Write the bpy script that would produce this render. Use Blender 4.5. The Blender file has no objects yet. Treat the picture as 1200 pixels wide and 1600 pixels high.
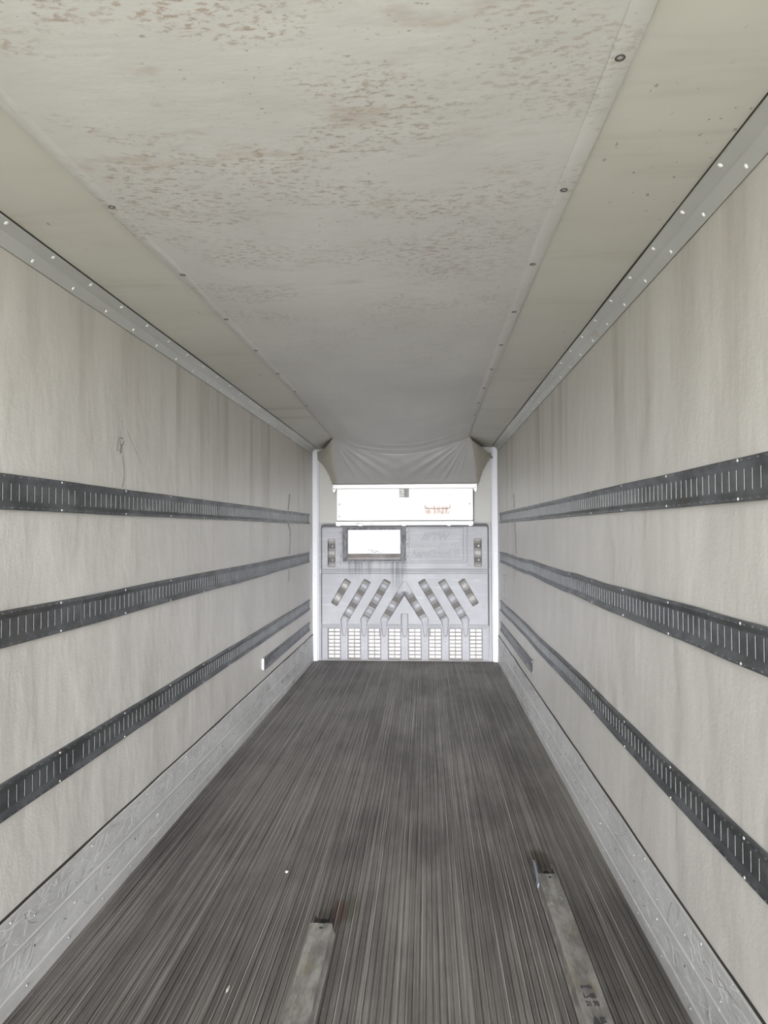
import bpy, bmesh, math, random
from mathutils import Matrix, Vector, noise

scene = bpy.context.scene
COL = scene.collection
random.seed(7)

# ------------------------------------------------------------------ camera
cam_d = bpy.data.cameras.new('camera')
cam_d.sensor_fit = 'VERTICAL'
cam_d.sensor_height = 24.0
cam_d.lens = 1100.0 / 1600.0 * 24.0
cam_d.clip_start = 0.02
cam = bpy.data.objects.new('camera', cam_d)
COL.objects.link(cam)
R_ = Vector((0.99817754, 0.06018758, -0.00436599))
U_ = Vector((0.00588609, -0.02510197, 0.99966757))
F_ = Vector((-0.06005798, 0.99787141, 0.0254105))
cam.matrix_world = Matrix(((R_.x, U_.x, -F_.x, 0.0), (R_.y, U_.y, -F_.y, 0.0),
                           (R_.z, U_.z, -F_.z, 1.707), (0, 0, 0, 1)))
scene.camera = cam

# ------------------------------------------------------------------ daylight
W = bpy.data.worlds.new('overcast_sky')
scene.world = W
W.use_nodes = True
bg = W.node_tree.nodes['Background']
bg.inputs[0].default_value = (0.93, 0.97, 1.0, 1)
bg.inputs[1].default_value = 0.75

# added wide sun lamp behind the doors, pushes light to the far end
fill_d = bpy.data.lights.new('axis_fill', 'SUN')
fill_d.energy = 11.5
fill_d.angle = math.radians(35)
fill_d.color = (0.97, 0.985, 1.0)
fill = bpy.data.objects.new('axis_fill', fill_d)
COL.objects.link(fill)
fill.rotation_euler = Vector((0.0, 1.0, -0.02)).to_track_quat('-Z', 'Y').to_euler()
# high sun that lights the yard outside, whose glare reaches the ceiling
sun_d = bpy.data.lights.new('sun', 'SUN')
sun_d.energy = 13.0
sun_d.angle = math.radians(2)
sun_d.color = (1.0, 0.97, 0.93)
sun = bpy.data.objects.new('sun', sun_d)
COL.objects.link(sun)
sun.rotation_euler = Vector((0.6, 0.25, -0.76)).to_track_quat('-Z', 'Y').to_euler()

vs = scene.view_settings
vs.view_transform = 'Standard'
vs.look = 'None'
vs.gamma = 1.0
vs.use_curve_mapping = False
vs.exposure = 1.0

# ------------------------------------------------------------------ sizes (metres)
XL, XR = -1.49, 0.918
YB, YF = -1.2, 9.25
ZC = 2.78

# ------------------------------------------------------------------ materials
class NT:
    def __init__(self, name):
        self.m = bpy.data.materials.new(name)
        self.m.use_nodes = True
        self.t = self.m.node_tree
        self.b = self.t.nodes['Principled BSDF']
        self.g = self.t.nodes.new('ShaderNodeNewGeometry')
        self.pos = self.g.outputs['Position']
    def n(self, typ, **kw):
        x = self.t.nodes.new(typ)
        for k, v in kw.items():
            setattr(x, k, v)
        return x
    def lk(self, a, b):
        self.t.links.new(a, b)
    def noise(self, sc, detail=4, rough=.6, scale=1.0, off=(0, 0, 0), dist=0.0):
        mp = self.n('ShaderNodeMapping')
        mp.inputs['Scale'].default_value = sc
        mp.inputs['Location'].default_value = off
        self.lk(self.pos, mp.inputs['Vector'])
        nz = self.n('ShaderNodeTexNoise')
        nz.inputs['Scale'].default_value = scale
        nz.inputs['Detail'].default_value = detail
        nz.inputs['Roughness'].default_value = rough
        nz.inputs['Distortion'].default_value = dist
        self.lk(mp.outputs[0], nz.inputs['Vector'])
        return nz.outputs['Fac']
    def ramp(self, fac, lo, hi, a=0.0, b=1.0):
        r = self.n('ShaderNodeMapRange')
        r.interpolation_type = 'SMOOTHSTEP'
        r.inputs['From Min'].default_value = lo
        r.inputs['From Max'].default_value = hi
        r.inputs['To Min'].default_value = a
        r.inputs['To Max'].default_value = b
        self.lk(fac, r.inputs['Value'])
        return r.outputs[0]
    def math(self, op, a, b):
        m = self.n('ShaderNodeMath', operation=op)
        for i, v in enumerate((a, b)):
            if isinstance(v, (int, float)):
                m.inputs[i].default_value = v
            else:
                self.lk(v, m.inputs[i])
        return m.outputs[0]
    def mul(self, a, b):
        return self.math('MULTIPLY', a, b)
    def mix(self, fac, a, b):
        m = self.n('ShaderNodeMix', data_type='RGBA')
        if isinstance(fac, (int, float)):
            m.inputs[0].default_value = fac
        else:
            self.lk(fac, m.inputs[0])
        for i, v in ((6, a), (7, b)):
            if isinstance(v, tuple):
                m.inputs[i].default_value = (*v, 1)
            else:
                self.lk(v, m.inputs[i])
        return m.outputs[2]
    def xyz(self):
        s = self.n('ShaderNodeSeparateXYZ')
        self.lk(self.pos, s.inputs[0])
        return s.outputs
    def col(self, c):
        if isinstance(c, tuple):
            self.b.inputs['Base Color'].default_value = (*c, 1)
        else:
            self.lk(c, self.b.inputs['Base Color'])
    def surf(self, rough=.6, metal=0.0, spec=.5):
        self.b.inputs['Roughness'].default_value = rough
        self.b.inputs['Metallic'].default_value = metal
        self.b.inputs['Specular IOR Level'].default_value = spec
    def bump(self, h, strength=.3, dist=.002):
        b = self.n('ShaderNodeBump')
        b.inputs['Strength'].default_value = strength
        b.inputs['Distance'].default_value = dist
        self.lk(h, b.inputs['Height'])
        self.lk(b.outputs[0], self.b.inputs['Normal'])

M = {}
def plain(name, c, rough=.6, metal=0.0):
    n = NT(name); n.col(c); n.surf(rough, metal); M[name] = n.m; return n.m

# insulated fibreglass lining of the side walls
def m_wall():
    n = NT('beige_lining')
    st = n.ramp(n.noise((2.0, 4.2, .28), 4, .6), .47, .72)
    hi = n.ramp(n.xyz()[2], 1.3, 2.5, .18, 1.0)
    far = n.ramp(n.xyz()[1], 1.5, 8.0, .45, 1.0)
    st = n.mul(n.mul(st, hi), far)
    cl = n.ramp(n.noise((1, .9, .9), 5, .65), .35, .7)
    c = n.mix(cl, (.675, .655, .625), (.73, .71, .685))
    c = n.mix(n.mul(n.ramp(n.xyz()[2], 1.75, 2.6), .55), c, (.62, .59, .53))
    c = n.mix(n.mul(st, .80), c, (.37, .335, .27))
    sp = n.ramp(n.noise((38, 38, 38), 3, .55), .70, .76)
    spm = n.ramp(n.noise((1.7, 1.7, 1.7), 3, .5, off=(3, 1, 7)), .50, .62)
    c = n.mix(n.mul(n.mul(sp, spm), .45), c, (.30, .26, .21))
    c = n.mix(n.mul(n.ramp(n.noise((5, 7, 2), 4, .6, off=(9, 4, 2)), .60, .75), .22), c, (.42, .39, .35))
    n.col(c); n.surf(.42, 0, .45)
    n.bump(n.math('ADD', n.mul(n.noise((3.2, 3.2, 1.6), 4, .5), 1.0), n.mul(n.noise((90, 90, 90), 2, .5), .05)), .45, .03)
    M['wall'] = n.m
m_wall()

def m_ceiling():
    n = NT('yellowed_ceiling_lining')
    c = n.mix(n.ramp(n.noise((1.4, 1.4, 1), 4, .6), .35, .7), (.72, .705, .64), (.77, .755, .70))
    c = n.mix(n.mul(n.ramp(n.noise((.5, 4.0, 1), 4, .6), .52, .72), .35), c, (.46, .42, .34))
    sp = n.ramp(n.noise((40, 26, 40), 3, .5), .67, .72)
    spm = n.ramp(n.noise((1.6, 1.6, 1), 2, .5, off=(1, 5, 2)), .52, .62)
    c = n.mix(n.mul(n.mul(sp, spm), .65), c, (.20, .15, .10))
    n.col(c); n.surf(.5, 0, .4)
    n.bump(n.noise((3, 3, 3), 3, .5), .3, .01)
    M['ceiling'] = n.m
m_ceiling()

def m_fabric(name, a, b, stains=True):
    n = NT(name)
    c = n.mix(n.ramp(n.noise((1.1, 1.1, 1.1), 4, .6), .35, .7), a, b)
    if stains:
        x, y, z = n.xyz()
        near = n.mul(n.ramp(y, 2.4, 4.6, 1.0, 0.10), n.ramp(x, -.25, .5, 1.0, .55))
        sp = n.ramp(n.noise((34, 74, 30), 5, .66), .50, .63)
        spm = n.ramp(n.noise((2.0, 3.4, 1), 5, .65, off=(4.4, 2.3, 0)), .44, .60)
        c = n.mix(n.mul(n.mul(n.mul(sp, spm), near), .62), c, (.38, .27, .185))
        sp2 = n.ramp(n.noise((52, 66, 50), 2, .5, off=(2, 8, 1)), .67, .73)
        spm2 = n.ramp(n.noise((1.4, 1.9, 1), 2, .6, off=(7, 3, 0)), .42, .58)
        c = n.mix(n.mul(n.mul(sp2, spm2), .5), c, (.28, .21, .16))
        br = n.ramp(n.noise((3, 7, 1), 4, .6, off=(1, 1, 4)), .58, .74)
        c = n.mix(n.mul(n.mul(br, near), .45), c, (.50, .40, .30))
    n.col(c); n.surf(.62, 0, .35)
    n.bump(n.noise((3.5, 9, 3), 4, .55), .28, .012)
    M[name] = n.m
m_fabric('duct_fabric', (.745, .735, .72), (.80, .79, .775))
m_fabric('drape_fabric', (.46, .45, .44), (.52, .51, .50), False)
m_fabric('flap_fabric', (.50, .47, .41), (.56, .53, .47), False)

def m_floor():
    n = NT('worn_ribbed_aluminium')
    x, y, z = n.xyz()
    lo = n.noise((1.3, .55, 1), 5, .65)
    c = n.mix(n.ramp(lo, .36, .64), (.115, .106, .10), (.26, .243, .23))
    c = n.mix(n.mul(n.ramp(n.noise((85, .55, 1), 4, .62), .52, .70), .75), c, (.40, .385, .36))
    c = n.mix(n.mul(n.ramp(n.noise((120, 1.1, 1), 4, .6, off=(5, 2, 0)), .55, .70), .8), c, (.055, .05, .046))
    c = n.mix(n.mul(n.ramp(n.noise((38, .22, 1), 2, .5, off=(4, 6, 2)), .48, .62), .45), c, (.10, .094, .088))
    c = n.mix(n.mul(n.ramp(n.noise((14, .35, 1), 3, .6, off=(1, 6, 0)), .5, .7), .35), c, (.30, .285, .265))
    c = n.mix(n.mul(n.ramp(n.noise((60, 40, 20), 3, .6, off=(1, 6, 0)), .62, .74), .35), c, (.36, .34, .31))
    # rust and green grime left on the boards at the end of the two bars
    def spot(cx, cy, sx, sy):
        dx = n.mul(n.math('SUBTRACT', x, cx), 1 / sx); dy = n.mul(n.math('SUBTRACT', y, cy), 1 / sy)
        d = n.math('ADD', n.mul(dx, dx), n.mul(dy, dy))
        d = n.math('ADD', d, n.mul(n.math('SUBTRACT', n.noise((30, 12, 1), 3, .6), .5), 1.6))
        return n.ramp(d, .2, 1.1, 1, 0)
    c = n.mix(n.mul(spot(-.40, 3.17, .05, .13), .75), c, (.085, .045, .028))
    c = n.mix(n.mul(spot(-.345, 3.20, .03, .12), .6), c, (.07, .085, .045))
    c = n.mix(n.mul(spot(.57, 3.72, .07, .14), .7), c, (.06, .042, .03))
    n.col(c); n.surf(.55, .25, .5)
    n.bump(n.noise((160, 3, 10), 3, .6), .35, .002)
    M['floor'] = n.m
m_floor()

def m_floor_edge():
    n = NT('worn_bright_rib_edge')
    c = n.mix(n.ramp(n.noise((30, .55, 1), 5, .7), .36, .64), (.16, .15, .14), (.50, .48, .455))
    n.col(c); n.surf(.5, .2); M['floor_edge'] = n.m
m_floor_edge()

def m_scuff():
    n = NT('scratched_aluminium')
    c = n.mix(n.ramp(n.noise((3, 1.2, 3), 4, .6), .35, .7), (.60, .60, .595), (.73, .73, .73))
    # curved scratches: thin level lines of a distorted noise
    def lines(sc, off, w, dist):
        f = n.noise(sc, 2, .5, off=off, dist=dist)
        a = n.math('ABSOLUTE', n.math('SUBTRACT', f, .5), 0)
        return n.ramp(a, 0, w, 1, 0)
    gate = n.ramp(n.noise((4, 4, 4), 4, .6, off=(2, 2, 2)), .46, .60)
    s = n.mul(lines((6, 4.5, 6), (0, 0, 0), .010, 2.4), gate)
    s2 = n.mul(lines((11, 3.5, 16), (4, 7, 1), .012, .6), n.ramp(n.noise((6, 6, 6), 3, .6), .5, .62))
    sc = n.math('MAXIMUM', s, s2)
    c = n.mix(n.mul(sc, .7), c, (.92, .92, .93))
    dk = n.ramp(n.noise((20, 5, 26), 4, .65, off=(3, 1, 1)), .60, .72)
    c = n.mix(n.mul(dk, .40), c, (.33, .325, .32))
    fy = n.ramp(n.xyz()[1], 5.0, 6.4)
    d2 = n.mul(n.ramp(n.noise((3, 2.2, 9), 4, .7, off=(1, 3, 1)), .52, .62), fy)
    c = n.mix(n.mul(d2, .35), c, (.22, .22, .22))
    n.col(c); n.surf(.48, .2, .5)
    n.bump(n.math('ADD', n.noise((14, 6, 14), 4, .6), n.mul(sc, -.35)), .5, .004)
    M['scuff'] = n.m
m_scuff()

def m_galv():
    n = NT('dull_galvanised_steel')
    c = n.mix(n.ramp(n.noise((9, 5, 9), 5, .65), .35, .68), (.12, .13, .14), (.225, .235, .255))
    c = n.mix(n.mul(n.ramp(n.noise((30, 30, 60), 4, .6, off=(2, 1, 1)), .62, .72), .5), c, (.36, .37, .39))
    c = n.mix(n.mul(n.ramp(n.noise((3, 3, 3), 3, .6, off=(7, 1, 1)), .55, .7), .35), c, (.10, .085, .07))
    n.col(c); n.surf(.42, .7, .5)
    n.bump(n.noise((40, 40, 40), 3, .6), .3, .002)
    M['galv'] = n.m
m_galv()

def m_trim():
    n = NT('grey_painted_aluminium')
    c = n.mix(n.ramp(n.noise((2, 1, 2), 3, .6), .35, .7), (.58, .585, .565), (.65, .655, .64))
    c = n.mix(n.mul(n.ramp(n.noise((9, 3, 9), 4, .6, off=(1, 3, 1)), .62, .75), .4), c, (.42, .34, .27))
    n.col(c); n.surf(.42, .15, .5)
    M['trim'] = n.m
m_trim()

def m_bulk():
    n = NT('grey_moulded_plastic')
    x, y, z = n.xyz()
    c = n.mix(n.ramp(n.noise((2, 2, 2), 4, .6), .35, .7), (.275, .275, .30), (.325, .325, .35))
    c = n.mix(n.mul(n.ramp(n.noise((2, 2, 30), 3, .6), .57, .7), .3), c, (.46, .46, .48))
    c = n.mix(n.mul(n.ramp(n.noise((16, 2, 3), 4, .6, off=(2, 2, 6)), .60, .74), .3), c, (.25, .24, .24))
    # black soot that has run down from the return opening
    def band(x0, x1, f):
        return n.mul(n.ramp(x, x0 - f, x0 + f), n.ramp(x, x1 - f, x1 + f, 1, 0))
    run = n.ramp(n.noise((22, 1, 1.1), 4, .65, off=(3, 0, 0)), .38, .66)
    soot = n.mul(n.mul(band(-1.08, -.27, .03), n.mul(n.ramp(z, 1.02, 1.30), n.ramp(z, 1.33, 1.36, 1, 0))), run)
    c = n.mix(n.mul(soot, .9), c, (.075, .075, .09))
    str_ = n.mul(n.mul(band(-.46, -.27, .04), n.mul(n.ramp(z, .72, 1.25), n.ramp(z, 1.33, 1.36, 1, 0))),
                 n.ramp(n.noise((30, 1, .8), 3, .65, off=(8, 0, 0)), .35, .62))
    c = n.mix(n.mul(str_, .8), c, (.085, .085, .10))
    rim = n.mul(n.mul(band(-1.15, -.22, .03), n.ramp(z, 1.24, 1.30)), n.ramp(n.noise((20, 3, 20), 4, .7), .42, .62))
    c = n.mix(n.mul(rim, .40), c, (.16, .15, .17))
    n.col(c); n.surf(.45, 0, .45)
    n.bump(n.noise((6, 6, 6), 3, .6), .15, .006)
    M['bulk'] = n.m
m_bulk()

def m_pocket():
    n = NT('dusty_moulded_plastic')
    c = n.mix(n.ramp(n.noise((9, 9, 9), 4, .6), .35, .7), (.30, .285, .27), (.42, .41, .40))
    n.col(c); n.surf(.5); M['pocket'] = n.m
m_pocket()

def m_sooty():
    n = NT('sooty_frame')
    c = n.mix(n.ramp(n.noise((25, 25, 9), 5, .65), .36, .68), (.020, .020, .026), (.125, .12, .135))
    n.col(c); n.surf(.5, .2); M['sooty'] = n.m
m_sooty()

def m_white():
    n = NT('glossy_white_paint')
    x, y, z = n.xyz()
    c = n.mix(n.ramp(n.noise((3, 3, 3), 3, .5), .35, .7), (.90, .90, .895), (.93, .93, .93))
    def box(x0, x1, z0, z1, f):
        return n.mul(n.mul(n.ramp(x, x0 - f, x0 + f), n.ramp(x, x1 - f, x1 + f, 1, 0)),
                     n.mul(n.ramp(z, z0 - f, z0 + f), n.ramp(z, z1 - f, z1 + f, 1, 0)))
    # rust weeping from the cover plate, soot at the foot of the opening
    r = n.mul(box(-.03, .31, 1.90, 2.02, .035), n.ramp(n.noise((45, 1, 7), 4, .65), .40, .58))
    c = n.mix(n.mul(r, .95), c, (.30, .12, .06))
    r = n.mul(box(-.62, -.53, 1.99, 2.08, .03), n.ramp(n.noise((20, 20, 20), 4, .6), .38, .6))
    c = n.mix(n.mul(r, .7), c, (.72, .50, .28))
    r = n.mul(box(.14, .30, 1.80, 1.95, .02), n.ramp(n.noise((60, 1, 20), 3, .6), .58, .66))
    c = n.mix(n.mul(r, .7), c, (.22, .16, .13))
    r = n.mul(box(-.78, -.54, 1.40, 1.455, .018), n.ramp(n.noise((22, 5, 60), 4, .7, dist=1.0), .46, .56))
    c = n.mix(r, c, (.10, .10, .11))
    r = n.mul(box(-.37, -.335, 1.40, 1.68, .02), n.ramp(n.noise((60, 5, 14), 4, .7), .46, .6))
    c = n.mix(n.mul(r, .9), c, (.15, .15, .16))
    r = n.mul(box(-.92, -.66, 1.768, 1.802, .012), n.ramp(n.noise((9, 5, 60), 4, .7), .50, .6))
    c = n.mix(n.mul(r, .9), c, (.30, .24, .22))
    n.col(c); n.surf(.35, 0, .5); M['white'] = n.m
m_white()

def m_bar():
    n = NT('weathered_bar_aluminium')
    c = n.mix(n.ramp(n.noise((22, 7, 22), 5, .65), .36, .66), (.18, .172, .162), (.36, .345, .325))
    c = n.mix(n.mul(n.ramp(n.noise((12, 5, 12), 3, .6, off=(3, 3, 3)), .58, .72), .45), c, (.29, .25, .14))
    c = n.mix(n.mul(n.ramp(n.noise((26, 9, 26), 3, .6, off=(8, 3, 3)), .66, .74), .55), c, (.55, .54, .53))
    c = n.mix(n.mul(n.ramp(n.noise((50, 20, 50), 3, .6, off=(1, 9, 3)), .68, .74), .6), c, (.08, .07, .06))
    n.col(c); n.surf(.55, .3); n.bump(n.noise((60, 30, 60), 4, .6), .4, .003); M['bar'] = n.m
m_bar()

def m_grate():
    n = NT('dusty_grate_plastic')
    c = n.mix(n.ramp(n.noise((7, 7, 7), 4, .6), .35, .7), (.19, .165, .16), (.27, .25, .245))
    n.col(c); n.surf(.5); M['grate'] = n.m
m_grate()

def m_ground():
    n = NT('yard_gravel_and_grass')
    c = n.mix(n.ramp(n.noise((.5, .5, .5), 5, .6), .4, .6), (.36, .37, .30), (.46, .46, .41))
    n.col(c); n.surf(.9); M['ground'] = n.m
m_ground()

plain('front_panel', (.39, .38, .35), .45)
plain('white_trim', (.56, .56, .60), .4)
plain('rail_light', (.58, .57, .56), .4, .2)
plain('dark_gap', (.035, .03, .026), .9)
plain('slot_dark', (.03, .03, .032), .8)
plain('slot_edge', (.27, .27, .27), .5, .2)
plain('scuff_shade', (.15, .145, .155), .7)  # dark scuffs, and shade painted beside ribs and rims
plain('scratch', (.86, .86, .87), .4, .1)
plain('grime_shade', (.12, .11, .11), .7)  # grime tone, also painted on panel edges as shade
plain('bulk_light', (.38, .38, .40), .45)
plain('letter_shade', (.20, .20, .22), .6)
plain('white_rivet', (.86, .86, .84), .4)
plain('bright_rivet', (.56, .56, .55), .4, .3)
plain('dull_rivet', (.42, .42, .42), .35, .6)
plain('dark_screw', (.10, .095, .09), .5, .4)
plain('ink', (.035, .033, .035), .8)
plain('pencil', (.13, .115, .10), .8)
plain('stamp_ink', (.05, .05, .055), .8)
plain('sticker', (.33, .33, .32), .5)
plain('chip_pale', (.55, .53, .49), .8)
plain('blue_grey_metal', (.22, .24, .28), .45, .5)
plain('backing', (.88, .88, .90), .5)
plain('crack', (.16, .15, .135), .8)
plain('off_white', (.62, .62, .60), .5)

# ------------------------------------------------------------------ object helpers
WL = {}
def link(o):
    COL.objects.link(o); return o
def tag(o, label=None, cat=None, group=None, kind=None):
    if label: o['label'] = label
    if cat: o['category'] = cat
    if group: o['group'] = group
    if kind: o['kind'] = kind
    return o
def empty(name, loc, label=None, cat=None, group=None, kind=None):
    o = bpy.data.objects.new(name, None)
    o.empty_display_size = .05
    o.location = loc
    link(o); WL[o.name] = Vector(loc)
    return tag(o, label, cat, group, kind)

def mesh_obj(name, me, mats, parent=None, loc=None):
    for m in (mats if isinstance(mats, (list, tuple)) else [mats]):
        me.materials.append(M[m])
    o = bpy.data.objects.new(name, me)
    link(o)
    if parent is not None:
        o.parent = parent
        org = WL[parent.name]
        for v in me.vertices: v.co -= org
        WL[o.name] = org.copy()
    else:
        xs = [v.co for v in me.vertices]
        org = Vector(((min(v.x for v in xs) + max(v.x for v in xs)) / 2,
                      (min(v.y for v in xs) + max(v.y for v in xs)) / 2, min(v.z for v in xs)))
        for v in me.vertices: v.co -= org
        o.location = org
        WL[o.name] = org
    return o

def place(name, me, parent, pos, rot=(0, 0, 0), scale=(1, 1, 1)):
    """a small piece sharing mesh data, at world position pos"""
    o = bpy.data.objects.new(name, me)
    link(o); o.parent = parent
    o.location = Vector(pos) - WL[parent.name]
    o.rotation_euler = rot; o.scale = scale
    return o

class MB:
    def __init__(s): s.v = []; s.f = []; s.mi = []; s.sm = []
    def quad(s, a, b, c, d, mi=0, sm=False):
        i = len(s.v); s.v += [a, b, c, d]; s.f.append((i, i + 1, i + 2, i + 3)); s.mi.append(mi); s.sm.append(sm)
    def box(s, x0, x1, y0, y1, z0, z1, mi=0):
        i = len(s.v)
        s.v += [(x, y, z) for z in (z0, z1) for y in (y0, y1) for x in (x0, x1)]
        for q in ((0, 2, 3, 1), (4, 5, 7, 6), (0, 1, 5, 4), (2, 6, 7, 3), (0, 4, 6, 2), (1, 3, 7, 5)):
            s.f.append(tuple(i + k for k in q)); s.mi.append(mi); s.sm.append(False)
    def grid(s, P, mi=0, sm=True, closed=False):
        i = len(s.v); R = len(P); C = len(P[0])
        for r in P: s.v += [tuple(p) for p in r]
        for r in range(R - 1):
            for c in range(C if closed else C - 1):
                c2 = (c + 1) % C
                s.f.append((i + r * C + c, i + r * C + c2, i + (r + 1) * C + c2, i + (r + 1) * C + c))
                s.mi.append(mi); s.sm.append(sm)
    def poly(s, pts, mi=0):
        i = len(s.v); s.v += [tuple(p) for p in pts]; s.f.append(tuple(range(i, i + len(pts)))); s.mi.append(mi); s.sm.append(False)
    def extrude_y(s, prof, ys, wob=None, mi=0, sm=False):
        """closed profile [(x,z)] swept along y"""
        P = []
        for y in ys:
            dx, dz = wob(y) if wob else (0, 0)
            P.append([(x + dx, y, z + dz) for x, z in prof])
        s.grid(P, mi, sm, True)
        s.poly(P[0][::-1], mi); s.poly(P[-1], mi)
    def mesh(s, name, fix=True, weld=False):
        me = bpy.data.meshes.new(name)
        me.from_pydata(s.v, [], s.f)
        for p, m, q in zip(me.polygons, s.mi, s.sm):
            p.material_index = m; p.use_smooth = q
        if fix or weld:
            bm = bmesh.new(); bm.from_mesh(me)
            if weld: bmesh.ops.remove_doubles(bm, verts=bm.verts, dist=1e-5)
            if fix: bmesh.ops.recalc_face_normals(bm, faces=bm.faces)
            bm.to_mesh(me); bm.free()
        return me
    def obj(s, name, mats, parent=None, **kw):
        return mesh_obj(name, s.mesh(name, **kw), mats, parent)

def lathe(name, prof, n, mat):
    """prof [(r,h)] turned about +Z, origin at 0"""
    b = MB()
    P = [[(r * math.cos(2 * math.pi * k / n), r * math.sin(2 * math.pi * k / n), h) for k in range(n)] for r, h in prof]
    b.grid(P, 0, True, True)
    b.poly(P[-1]); b.poly(P[0][::-1])
    me = b.mesh(name); me.materials.append(M[mat]); return me

rivet_bright = lathe('rivet', [(.0085, 0), (.0085, .0012), (.006, .0035), (.002, .0045)], 10, 'bright_rivet')
rivet_dull = lathe('rivet', [(.0065, 0), (.0065, .001), (.0045, .003), (.0015, .004)], 8, 'dull_rivet')
rivet_white = lathe('rivet', [(.0085, 0), (.0085, .0012), (.006, .0035), (.002, .0045)], 10, 'white_rivet')
screw_dark = lathe('screw', [(.007, 0), (.007, .0015), (.004, .003), (.0012, .0035)], 8, 'dark_screw')
bolt_big = lathe('bolt', [(.014, 0), (.014, .003), (.008, .004), (.008, .012), (.006, .014)], 10, 'dull_rivet')
def torus(name, R, r, mat, n=18, m=8):
    b = MB()
    P = [[((R + r * math.cos(2 * math.pi * j / m)) * math.cos(2 * math.pi * i / n),
           (R + r * math.cos(2 * math.pi * j / m)) * math.sin(2 * math.pi * i / n), r * .6 * math.sin(2 * math.pi * j / m))
          for j in range(m)] for i in range(n + 1)]
    b.grid(P, 0, True, True)
    me = b.mesh(name); me.materials.append(M[mat]); return me

def rounded(pts, r, seg=4):
    """round the corners of a closed polygon; r a number or list"""
    out = []; n = len(pts)
    for i, p in enumerate(pts):
        p = Vector(p).to_2d(); a = Vector(pts[i - 1]).to_2d(); b = Vector(pts[(i + 1) % n]).to_2d()
        rr = r[i] if isinstance(r, (list, tuple)) else r
        if rr <= 0: out.append((p.x, p.y)); continue
        d1 = (a - p); d2 = (b - p)
        t = min(rr, d1.length * .45, d2.length * .45)
        s = p + d1.normalized() * t; e = p + d2.normalized() * t
        for k in range(seg + 1):
            u = k / seg
            q = s * (1 - u) ** 2 + p * 2 * u * (1 - u) + e * u * u
            out.append((q.x, q.y))
    return out
def rect(x0, x1, z0, z1): return [(x0, z0), (x1, z0), (x1, z1), (x0, z1)]

def plate(name, outlines, y0, y1, mats, parent, bevel=.0, edge_shade=False):
    """upright plate facing -Y made of 2D outlines (first the rim, then the holes), front y0, back y1"""
    cu = bpy.data.curves.new(name + '_curve', 'CURVE')
    cu.dimensions = '2D'; cu.fill_mode = 'BOTH'
    cu.extrude = (y1 - y0) / 2 - bevel; cu.bevel_depth = bevel; cu.bevel_resolution = 1
    if bevel: cu.offset = -bevel
    for ol in outlines:
        sp = cu.splines.new('POLY'); sp.points.add(len(ol) - 1)
        for k, (x, z) in enumerate(ol): sp.points[k].co = (x, z, 0, 1)
        sp.use_cyclic_u = True
    tmp = bpy.data.objects.new(name + '_tmp', cu); COL.objects.link(tmp)
    bpy.context.view_layer.update()
    dg = bpy.context.evaluated_depsgraph_get()
    me = bpy.data.meshes.new_from_object(tmp.evaluated_get(dg))
    bpy.data.objects.remove(tmp); bpy.data.curves.remove(cu)
    ym = (y0 + y1) / 2
    for v in me.vertices:
        x, y, z = v.co; v.co = (x, ym - z, y)
    me.name = name; me.materials.clear()
    for p in me.polygons:
        p.use_smooth = False
        p.material_index = 1 if edge_shade and p.normal.y > -.97 else 0  # edge faces painted darker, as shade that brings out the relief
    return mesh_obj(name, me, [mats, 'grime_shade'] if edge_shade else mats, parent)

def tube_pts(pts, r, n=6, flat=None):
    """tube through points"""
    b = MB(); rings = []
    pts = [Vector(p) for p in pts]
    for i, p in enumerate(pts):
        t = (pts[min(i + 1, len(pts) - 1)] - pts[max(i - 1, 0)]).normalized()
        up = Vector((1, 0, 0)) if abs(t.x) < .9 else Vector((0, 0, 1))
        a = t.cross(up).normalized(); c = t.cross(a).normalized()
        fr = flat or 1
        rings.append([p + a * r * math.cos(2 * math.pi * k / n) + c * r * fr * math.sin(2 * math.pi * k / n) for k in range(n)])
    b.grid(rings, 0, True, True); b.poly(rings[0][::-1]); b.poly(rings[-1])
    return b

def text_mesh(body, size, extrude, spacing=1.0, shear=0.0, offset=0.0):
    cu = bpy.data.curves.new('lettering', 'FONT'); cu.body = body; cu.size = size; cu.extrude = extrude
    cu.space_character = spacing; cu.shear = shear; cu.resolution_u = 3
    cu.align_x = 'LEFT'; cu.offset = offset
    tmp = bpy.data.objects.new('tmp_text', cu); COL.objects.link(tmp)
    bpy.context.view_layer.update()
    me = bpy.data.meshes.new_from_object(tmp.evaluated_get(bpy.context.evaluated_depsgraph_get()))
    bpy.data.objects.remove(tmp); bpy.data.curves.remove(cu)
    me.materials.clear()
    return me
def text_on_front(name, body, x0, x1, z0, z1, y, extrude, mat, parent, shear=0.0, offset=0.0):
    """fit upright lettering into the rectangle, facing -Y"""
    me = text_mesh(body, 1.0, 0.01, 1.0, shear, offset)
    xs = [v.co.x for v in me.vertices]; ys = [v.co.y for v in me.vertices]
    ax, bx, ay, by = min(xs), max(xs), min(ys), max(ys)
    for v in me.vertices:
        x, h, d = v.co
        v.co = (x0 + (x - ax) / (bx - ax) * (x1 - x0), y - extrude * (d / .01), z0 + (h - ay) / (by - ay) * (z1 - z0))
    return mesh_obj(name, me, mat, parent)

def frange(a, b, st):
    r = []; x = a
    while x < b - 1e-6: r.append(x); x += st
    r.append(b); return r
def wave(y, s, amp):
    return amp * (noise.noise(Vector((y * .9, s * 3.7, 1.3))) + .4 * noise.noise(Vector((y * 2.3, s * 5.1, 4.3))))

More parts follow.
